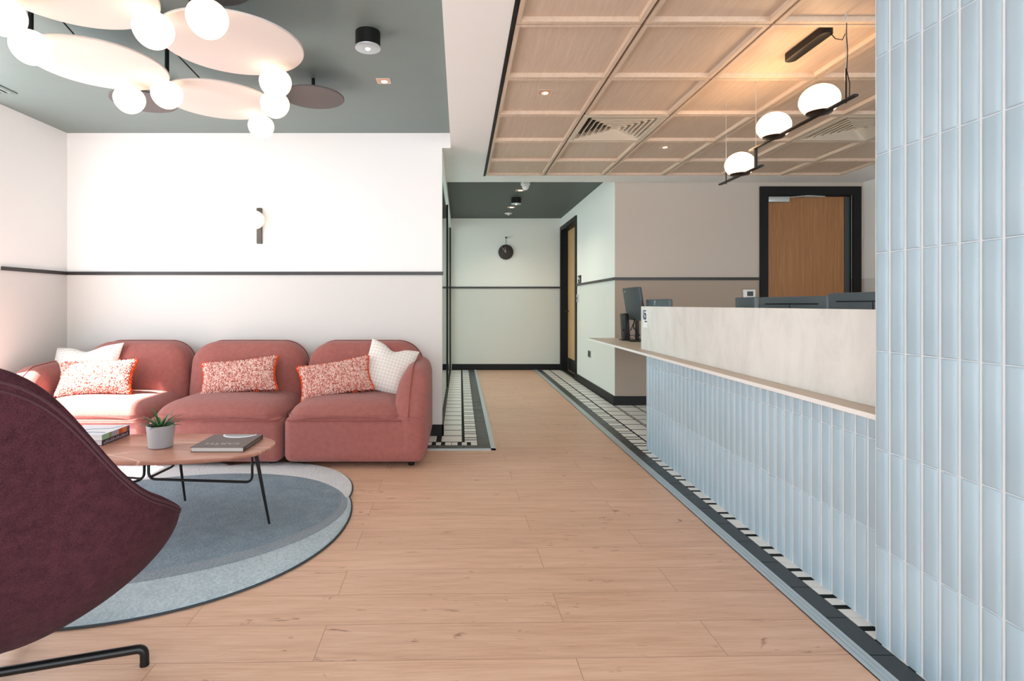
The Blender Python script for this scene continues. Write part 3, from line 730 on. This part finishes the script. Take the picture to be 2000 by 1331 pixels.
# books
def book(x0, x1, y0, y1, z, h, cover, label, spine_side='x1', pages=page_m, rot=0, cname=None):
    t_ = thing('book', ((x0+x1)/2, (y0+y1)/2, z), label, 'book'); c = .0022
    mb = MB().box(x0, x1, y0, y1, z, z+c).box(x0, x1, y0, y1, z+h-c, z+h).box(x1-c, x1, y0, y1, z+c, z+h-c)
    O('cover', mb, cover, t_); O('pages', MB().box(x0+.004, x1-c, y0+.004, y1-.004, z+c, z+h-c), pages, t_, 'pale page block')
    return t_
bz = TZ+.0005
eb = book(-1.31, -1.052, 2.626, 2.885, bz, .024, book_dark, 'large dark grey hardback with a white planet on its cover, alone on the table')
me = textmesh('EARTH', .052); me.materials.append(M('pale_lettering', 'b5b0ac', .5))
lt = bpy.data.objects.new('title_lettering', me); COL.objects.link(lt); lt.parent = eb
lt.rotation_euler = (0, 0, PI); lt.scale = (1.05, .75, 1); lt.location = (0.0, -.065, .0245)
mb = MB(); K = 24; xc, yc = 0, 0
cx_, cy_ = -1.17, 2.905
def arc(rx, ry, dy): return [(cx_+rx*math.cos(PI+PI*k/K), cy_-.022+dy+ry*math.sin(PI+PI*k/K)) for k in range(K+1)]
O('planet_picture', MB().prism(arc(.088, .075, 0), bz+.024, bz+.0243), M('planet_white', 'e6eef8', .4), eb, smooth=0)
O('planet_picture', MB().prism(arc(.080, .052, 0), bz+.0241, bz+.0246), M('planet_grey_blue', '8f979c', .4), eb, smooth=0)
mb = MB()
for k in range(9): mb.box(-1.0518, -1.0512, 2.66+k*.021, 2.672+k*.021, bz+.008, bz+.016)
O('spine_lettering', mb, M('dim_ink', '8a8480', .6), eb)
b1 = book(-2.06, -1.815, 2.742, 2.972, bz, .028, M('aubergine_cover', '3a3040', .4), 'dark-spined book at the bottom of the pair on the table')
b2 = book(-2.06, -1.812, 2.735, 2.965, bz+.0285, .028, M('pale_book_cover', 'c9cfd8', .45), 'thick book with a green, orange and purple spine on top of the pair')
mb = MB(); cols = [M('spine_'+c, h, .5) for c, h in (('mint', '93c3a4'), ('olive', '8f9a72'), ('silver', 'a9a8b4'), ('red', 'd4512f'), ('orange', 'd98a45'), ('purple', '5d4a86'))]
segs = [(2.736, 2.79), (2.79, 2.815), (2.815, 2.87), (2.87, 2.90), (2.90, 2.94), (2.94, 2.964)]
for i, (a, b) in enumerate(segs): mb.mat(i).box(-1.812, -1.811, a, b, bz+.029, bz+.056)
O('spine_bands', mb, cols, b2, 'green, orange and purple spine')
mb = MB()
for k in range(14): mb.box(-1.815, -1.8142, 2.755+k*.0145, 2.763+k*.0145, bz+.006, bz+.020 if k % 3 else bz+.015)
O('spine_lettering', mb, cols[2], b1)
mb = MB().tube([(-2.03, 2.80, bz+.0568), (-1.95, 2.86, bz+.0568), (-1.86, 2.88, bz+.0568), (-1.83, 2.94, bz+.0568)], .0012, 4)
mb.tube([(-2.03, 2.77, bz+.0568), (-1.9, 2.80, bz+.0568), (-1.83, 2.79, bz+.0568)], .0012, 4)
O('cover_line_drawing', mb, navy, b2)

# ---------------------------------------------------------------- sofa
so = thing('sofa', (-1.7, 4.0, 0), 'long three-seat terracotta boucle sofa with rounded backs against the wall', 'sofa')
SB = .035
mods = [(-3.12, -2.10), (-2.10, -1.19), (-1.19, -.235)]
FY = 3.60
for i, (x0, x1) in enumerate(mods):
    g_ = .006; X0, X1 = x0+g_, x1-g_; w_ = X1-X0; xc = (X0+X1)/2
    O('seat_base', MB().soft((xc, 4.0, SB+.155), (w_, .80, .31), (.06, .06, .05), 8, None, 5), sofa_m, so)
    sx1 = X1-(.12 if i == 2 else 0); sx0 = X0+(.13 if i == 0 else 0); sw = sx1-sx0; sc_ = (sx0+sx1)/2
    def wp(a, b, c, sw=sw):
        u = min(1, abs(a)/(sw/2)); v_ = max(0, min(1, (b+.335)/.22))
        return (a, b, c+(.022*(1-u*u) - .028*(1-v_)**2 - .035*u**4 if c > 0 else 0))
    O('seat_cushion', MB().soft((sc_, 3.955, .355), (sw-.004, .69, .15), (.11, .15, .105), 12, wp, 6), sofa_m, so)
    O('seat_piping', MB().tube(bend([(sx0+.015, 3.74, .325), (sx0+.015, FY-.005, .322), (sx1-.015, FY-.005, .322), (sx1-.015, 3.74, .325)], .06), .0045, 6), sofa_p, so)
    bx0, bx1 = [(-2.93, -2.115), (-2.105, -1.205), (-1.195, -.290)][i]
    bw = bx1-bx0; bc = (bx0+bx1)/2; bh = .60; zc_ = .205+bh/2
    def wb(a, b, c, bw=bw, bh=bh):
        t_ = (c+bh/2)/bh
        k = 1-.07*max(0, t_-.35)
        bul = .03*(1-min(1, abs(a)/(bw/2))**2)*(1 if b < 0 else 0)*math.sin(PI*min(1, max(0, t_)))
        return (a*k, b-bul+.055*(t_-.5)+(-.012 if b < 0 else 0), c)
    O('backrest', MB().soft((bc, 4.275, zc_), (bw, .235, bh), (.20, .075, .17), 12, wb, 8), sofa_m, so)
    # piping around the back's rear rim
    pp = []
    for k in range(41):
        a = PI*k/40; c, s_ = math.cos(a), math.sin(a)
        x = (bw/2-.20)*(1 if c < -.001 else -1 if c > .001 else 0)
        px_ = -(bw/2-.2)*math.copysign(1, c)-.2*c if abs(c) > 1e-6 else 0
        z = bh/2-.17+.17*s_
        q = wb(px_, .045, z); pp.append((bc+q[0]*1.003, 4.275+q[1]+.02, zc_+q[2]+.001))
    pp = [(pp[0][0], pp[0][1], zc_)]+pp+[(pp[-1][0], pp[-1][1], zc_)]
    O('back_piping', MB().tube(pp, .005, 6), sofa_p, so)
for side, xo in (('r', -.222), ('l', -3.215)):
    sgn = 1 if side == 'r' else -1
    def wa(a, b, c, sgn=sgn):
        t_ = (c+.32)/.64; f_ = max(0, min(1, (b+.40)/.8)); g_ = (a/.1)*-sgn
        bulge = .03*math.sin(PI*max(0, min(1, (t_-.35)/.6)))*max(0, g_)
        return (a*(1-.12*max(0, t_-.6))-sgn*bulge, b+.62*max(0, t_-.5)**1.15*(1-f_), c-(.04*(1-f_) if c > 0 else 0))
    ax_ = xo-sgn*.10
    O('arm', MB().soft((ax_, 3.993, SB+.322), (.20, .80, .645), (.075, .09, .12), 14, wa, 7), sofa_m, so)
    pp = [(-sgn*.02, -.402, c_) for c_ in (-.03, .03, .08, .12, .16, .2)]
    pp += [(-sgn*.02, -.402+.09-.09*math.cos(q*PI/14), .2025+.122*math.sin(q*PI/14)) for q in range(1, 8)]+[(-sgn*.02, y_, .3245) for y_ in (-.2, -.1, 0, .1, .2)]
    pw = [wa(*p) for p in pp]
    O('arm_piping', MB().tube([(ax_+p[0], 3.993+p[1], SB+.322+p[2]) for p in pw], .0045, 6), sofa_p, so)
for i, (x0, x1) in enumerate(mods):
    for x in (x0+.12, x1-.10):
        for y in (3.70, 4.32): O('foot', MB().lathe([(.02, RZ_ if (y < 4 and x < -.9) else 0), (.025, SB+.01)], (x, y, 0), 16), black_tr, so)

# cushions: local frame x width, z height, front -y
def pil(hw, hh, T, px_=.09, pz=.12, chop=0):
    def fn(u, v_, s_):
        x = hw*u*(1-px_*(1-v_*v_)); z = hh*v_*(1-pz*(1-u*u))
        if chop and v_ > 0: z -= chop*v_*v_*math.exp(-(u/.35)**2)
        y = s_*T*(max(0, (1-u**4)*(1-v_**4)))**.62*(.9+.1*math.cos(3*u+2*v_))
        return Vector((x, y, z))
    return fn
def cushion_body(fn, N=28):
    mb = MB()
    for s_ in (-1, 1): mb.grid(lambda a, b, s_=s_: fn(-math.cos(PI*a), -math.cos(PI*b), s_), N, N)
    return mb
fnp = pil(.285, .128, .062)
pc = thing('shaggy_cushion', (0, 0, 0), 'x', 'cushion', 'shaggy pink cushions on the sofa')
O('cover', cushion_body(fnp), pink3, pc)
mb = MB(); rr = random.Random(3)
for k in range(3600):
    u, v_ = rr.uniform(-.985, .985), rr.uniform(-.97, .97); s_ = -1 if k % 5 else 1
    p = fnp(u, v_, s_); du = (fnp(u+.02, v_, s_)-p); dv = (fnp(u, v_+.02, s_)-p); nn = du.cross(dv).normalized()
    if nn.y*s_ < 0: nn = -nn
    tdir = (du.normalized()*rr.uniform(-1, 1)+dv.normalized()*rr.uniform(-1.2, .6)); tdir.normalize()
    a = p-nn*.001; b = p+nn*rr.uniform(.007, .011)+tdir*.003; c = b+tdir*.007-nn*rr.uniform(.001, .006)
    mb.mat(rr.choice((0, 0, 1, 1, 1, 2))); mb.tube([a, b, c], [.0032, .0037, .0022], 5)
O('loop_pile', mb, [pink1, pink2, pink3], pc, 'shaggy pink and cream loops', smooth=1.5, fix=False, kind='stuff')
mb = MB()
for k in range(420):
    side = rr.choice((-1, 1)); v_ = rr.uniform(-1, 1)
    if k % 6 == 0: p = fnp(v_, rr.choice((1, 1, -1)), 1); out_ = Vector((rr.uniform(-.5, .5), rr.uniform(-.6, .6), 1 if p.z > 0 else -1))
    else: p = fnp(side, v_, 1); out_ = Vector((side, rr.uniform(-.8, .8), rr.uniform(-.6, .6)))
    out_.normalize(); p = p+Vector((0, rr.uniform(-.008, .008), 0))
    q = p+out_*rr.uniform(.008, .014); r_ = q+Vector((-out_.x*.004, rr.uniform(-.004, .004), rr.uniform(-.008, .008)))
    mb.tube([p-out_*.004, q, r_], [.0032, .0036, .002], 5)
O('fringe', mb, orange, pc, 'bright orange edging', smooth=1.5, fix=False, kind='stuff')
def place(o, loc, yaw, lean, roll):
    o.rotation_mode = 'XYZ'; o.location = loc
    o.rotation_euler = (Matrix.Rotation(yaw, 4, 'Z') @ Matrix.Rotation(lean, 4, 'X') @ Matrix.Rotation(roll, 4, 'Y')).to_euler()
R = math.radians
cl_ = pc
place(cl_, (-2.665, 3.96, .555), R(-4), R(-22), R(-3)); cl_['label'] = 'sunlit shaggy pink cushion with orange edge on the left sofa seat'
c2_ = copy_tree(pc); place(c2_, (-1.645, 4.03, .56), R(0), R(-20), R(-6)); c2_['label'] = 'shaggy pink cushion with orange edge on the middle sofa seat'; c2_.scale = (.98, 1, 1)
c3_ = copy_tree(pc); place(c3_, (-.91, 3.955, .555), R(10), R(-20), R(-9)); c3_['label'] = 'shaggy pink cushion with orange edge on the right sofa seat'; c3_.scale = (.9, 1, 1)
fg = pil(.225, .225, .07, .07, .07, .05)
gc = thing('gingham_cushion', (0, 0, 0), 'x', 'cushion', 'pale gingham cushions on the sofa')
O('cover', cushion_body(fg, 36), gingham, gc)
place(gc, (-.545, 4.095, .61), R(6), R(-20), R(17)); gc.scale = (.84, .9, .86); gc['label'] = 'pale gingham square cushion standing in the right corner of the sofa'
g2_ = copy_tree(gc); place(g2_, (-2.87, 4.13, .60), R(-10), R(-22), R(-5)); g2_['label'] = 'pale gingham cushion behind the sunlit pink one at the sofa left end'; g2_.scale = (1.3, 1, .86)

# ---------------------------------------------------------------- swivel lounge chair
cxs, cys, sa_, sb_, zb_, zf_, zk_, pw_, nn_, k1_, k2_, ln_, rt_ = [-1.2895, 1.513, 0.345, 0.439, 0.1255, 0.4586, 0.983, -0.22, 2.8729, 0.8462, 0.7, 5.1586, -0.5397]
def shell(th_v, S_, inset=0.0):
    c, s_ = math.cos(th_v), math.sin(th_v)
    d = (abs(c)**nn_+abs(s_)**nn_)**(-1/nn_)
    zr = zf_+(zk_-zf_)*(1/(1+math.exp(-(c-pw_)*ln_)))
    if c < -.6: zr -= .075*((-c-.6)/.4)**1.3
    ph = S_*PI/2; r = math.sin(ph)**k1_; h = max(0, 1-math.cos(ph))**k2_
    zb2 = zb_+inset*1.5
    z = zb2+(zr-zb2)*h
    lx = (sa_-inset)*s_*d*r; ly = -(sb_-inset)*c*d*r
    return Vector((cxs+lx*math.cos(rt_)-ly*math.sin(rt_), cys+lx*math.sin(rt_)+ly*math.cos(rt_), z))
chn = thing('swivel_lounge_chair', (-1.34, 1.51, 0), 'dark plum wool swivel armchair seen from behind, cut by the left edge', 'armchair')
NT_, NS_ = 144, 36
mb = MB()
mb.grid(lambda a, b: shell(2*PI*a, .03+.97*b), NT_, NS_, True)
mb.grid(lambda a, b: shell(2*PI*a, .03+.97*(1-b), .032), NT_, NS_, True)
# join rim, close bottoms
W_ = NT_; o1 = NS_*W_; o2 = (NS_+1)*W_
rim = []
for j_ in range(1, 5):
    t_ = j_/5; base = len(mb.v)
    for k in range(NT_):
        A = shell(2*PI*k/NT_, 1); B = shell(2*PI*k/NT_, 1, .032); mb.v.append(tuple(A*(1-t_)+B*t_+Vector((0, 0, .011*math.sin(PI*t_))))); 
    rim.append(base)
seq = [o1]+rim+[o2]
for a, b in zip(seq[:-1], seq[1:]):
    for k in range(NT_): mb.face(a+k, a+(k+1) % NT_, b+(k+1) % NT_, b+k)
mb.face(*range(NT_)); mb.face(*range(o2+NS_*W_, o2+NS_*W_+NT_))
O('shell', mb, chair_m, chn, 'plum wool upholstered shell', smooth=1.2)
def out(k, S_, d):
    a = shell(2*PI*k/NT_, S_); b = shell(2*PI*k/NT_, S_, .05); n_ = (a-b); n_.z = 0; n_.normalize(); return a+n_*d
O('edge_piping', MB().tube([out(k, .978, .0005) for k in range(NT_+1)], .0042, 6), chair_p, chn)
O('edge_piping', MB().tube([out(k, .955, .0003) for k in range(NT_+1)], .003, 6), chair_p, chn)
mb = MB(); ZP = .385; edge = []
for k in range(72):
    lo_s, hi_s = .05, 1.0
    for _ in range(30):
        m_ = (lo_s+hi_s)/2
        if shell(2*PI*k/72, m_, .034).z < ZP: lo_s = m_
        else: hi_s = m_
    edge.append(shell(2*PI*k/72, lo_s, .030))
cen = sum(edge, Vector())/72
for f_, dz in ((.93, -.05), (1, -.022), (.985, -.004), (.93, .005), (.7, .012), (.35, .014), (.03, .015)):
    mb.v += [(cen.x+(p.x-cen.x)*f_, cen.y+(p.y-cen.y)*f_, ZP+dz) for p in edge]
for l in range(6):
    for k in range(72): A = l*72+k; B = l*72+(k+1) % 72; mb.face(A, B, B+72, A+72)
mb.face(*reversed(range(72))); mb.face(*range(6*72, 7*72))
O('seat_pad', mb, chair_m, chn)
bcx, bcy = -1.36, 1.505
O('column', MB().lathe([(.045, .045), (.045, .07), (.028, .08), (.028, .14), (.10, .15), (.10, .165)], (bcx, bcy, 0), 24), blackm, chn)
for q in range(4):
    ang = math.atan2(1.647-bcy, -.961-bcx)+q*PI/2; L = math.hypot(1.647-bcy, -.961-bcx)
    d = Vector((math.cos(ang), math.sin(ang), 0)); c0 = Vector((bcx, bcy, 0)); ft = c0+d*L; fz = .0145 if ((ft.x-C1[0])/C1[2])**2+((ft.y-C1[1])/C1[3])**2 < 1.02 else 0
    O('base_leg', MB().tube(bend([c0+Vector((0, 0, .062)), c0+d*L+Vector((0, 0, .052)), c0+d*L+Vector((0, 0, .006+fz))], .022), .013, 12).lathe([(.0135, fz), (.0135, fz+.008)], tuple(c0+d*L), 16), blackm, chn)
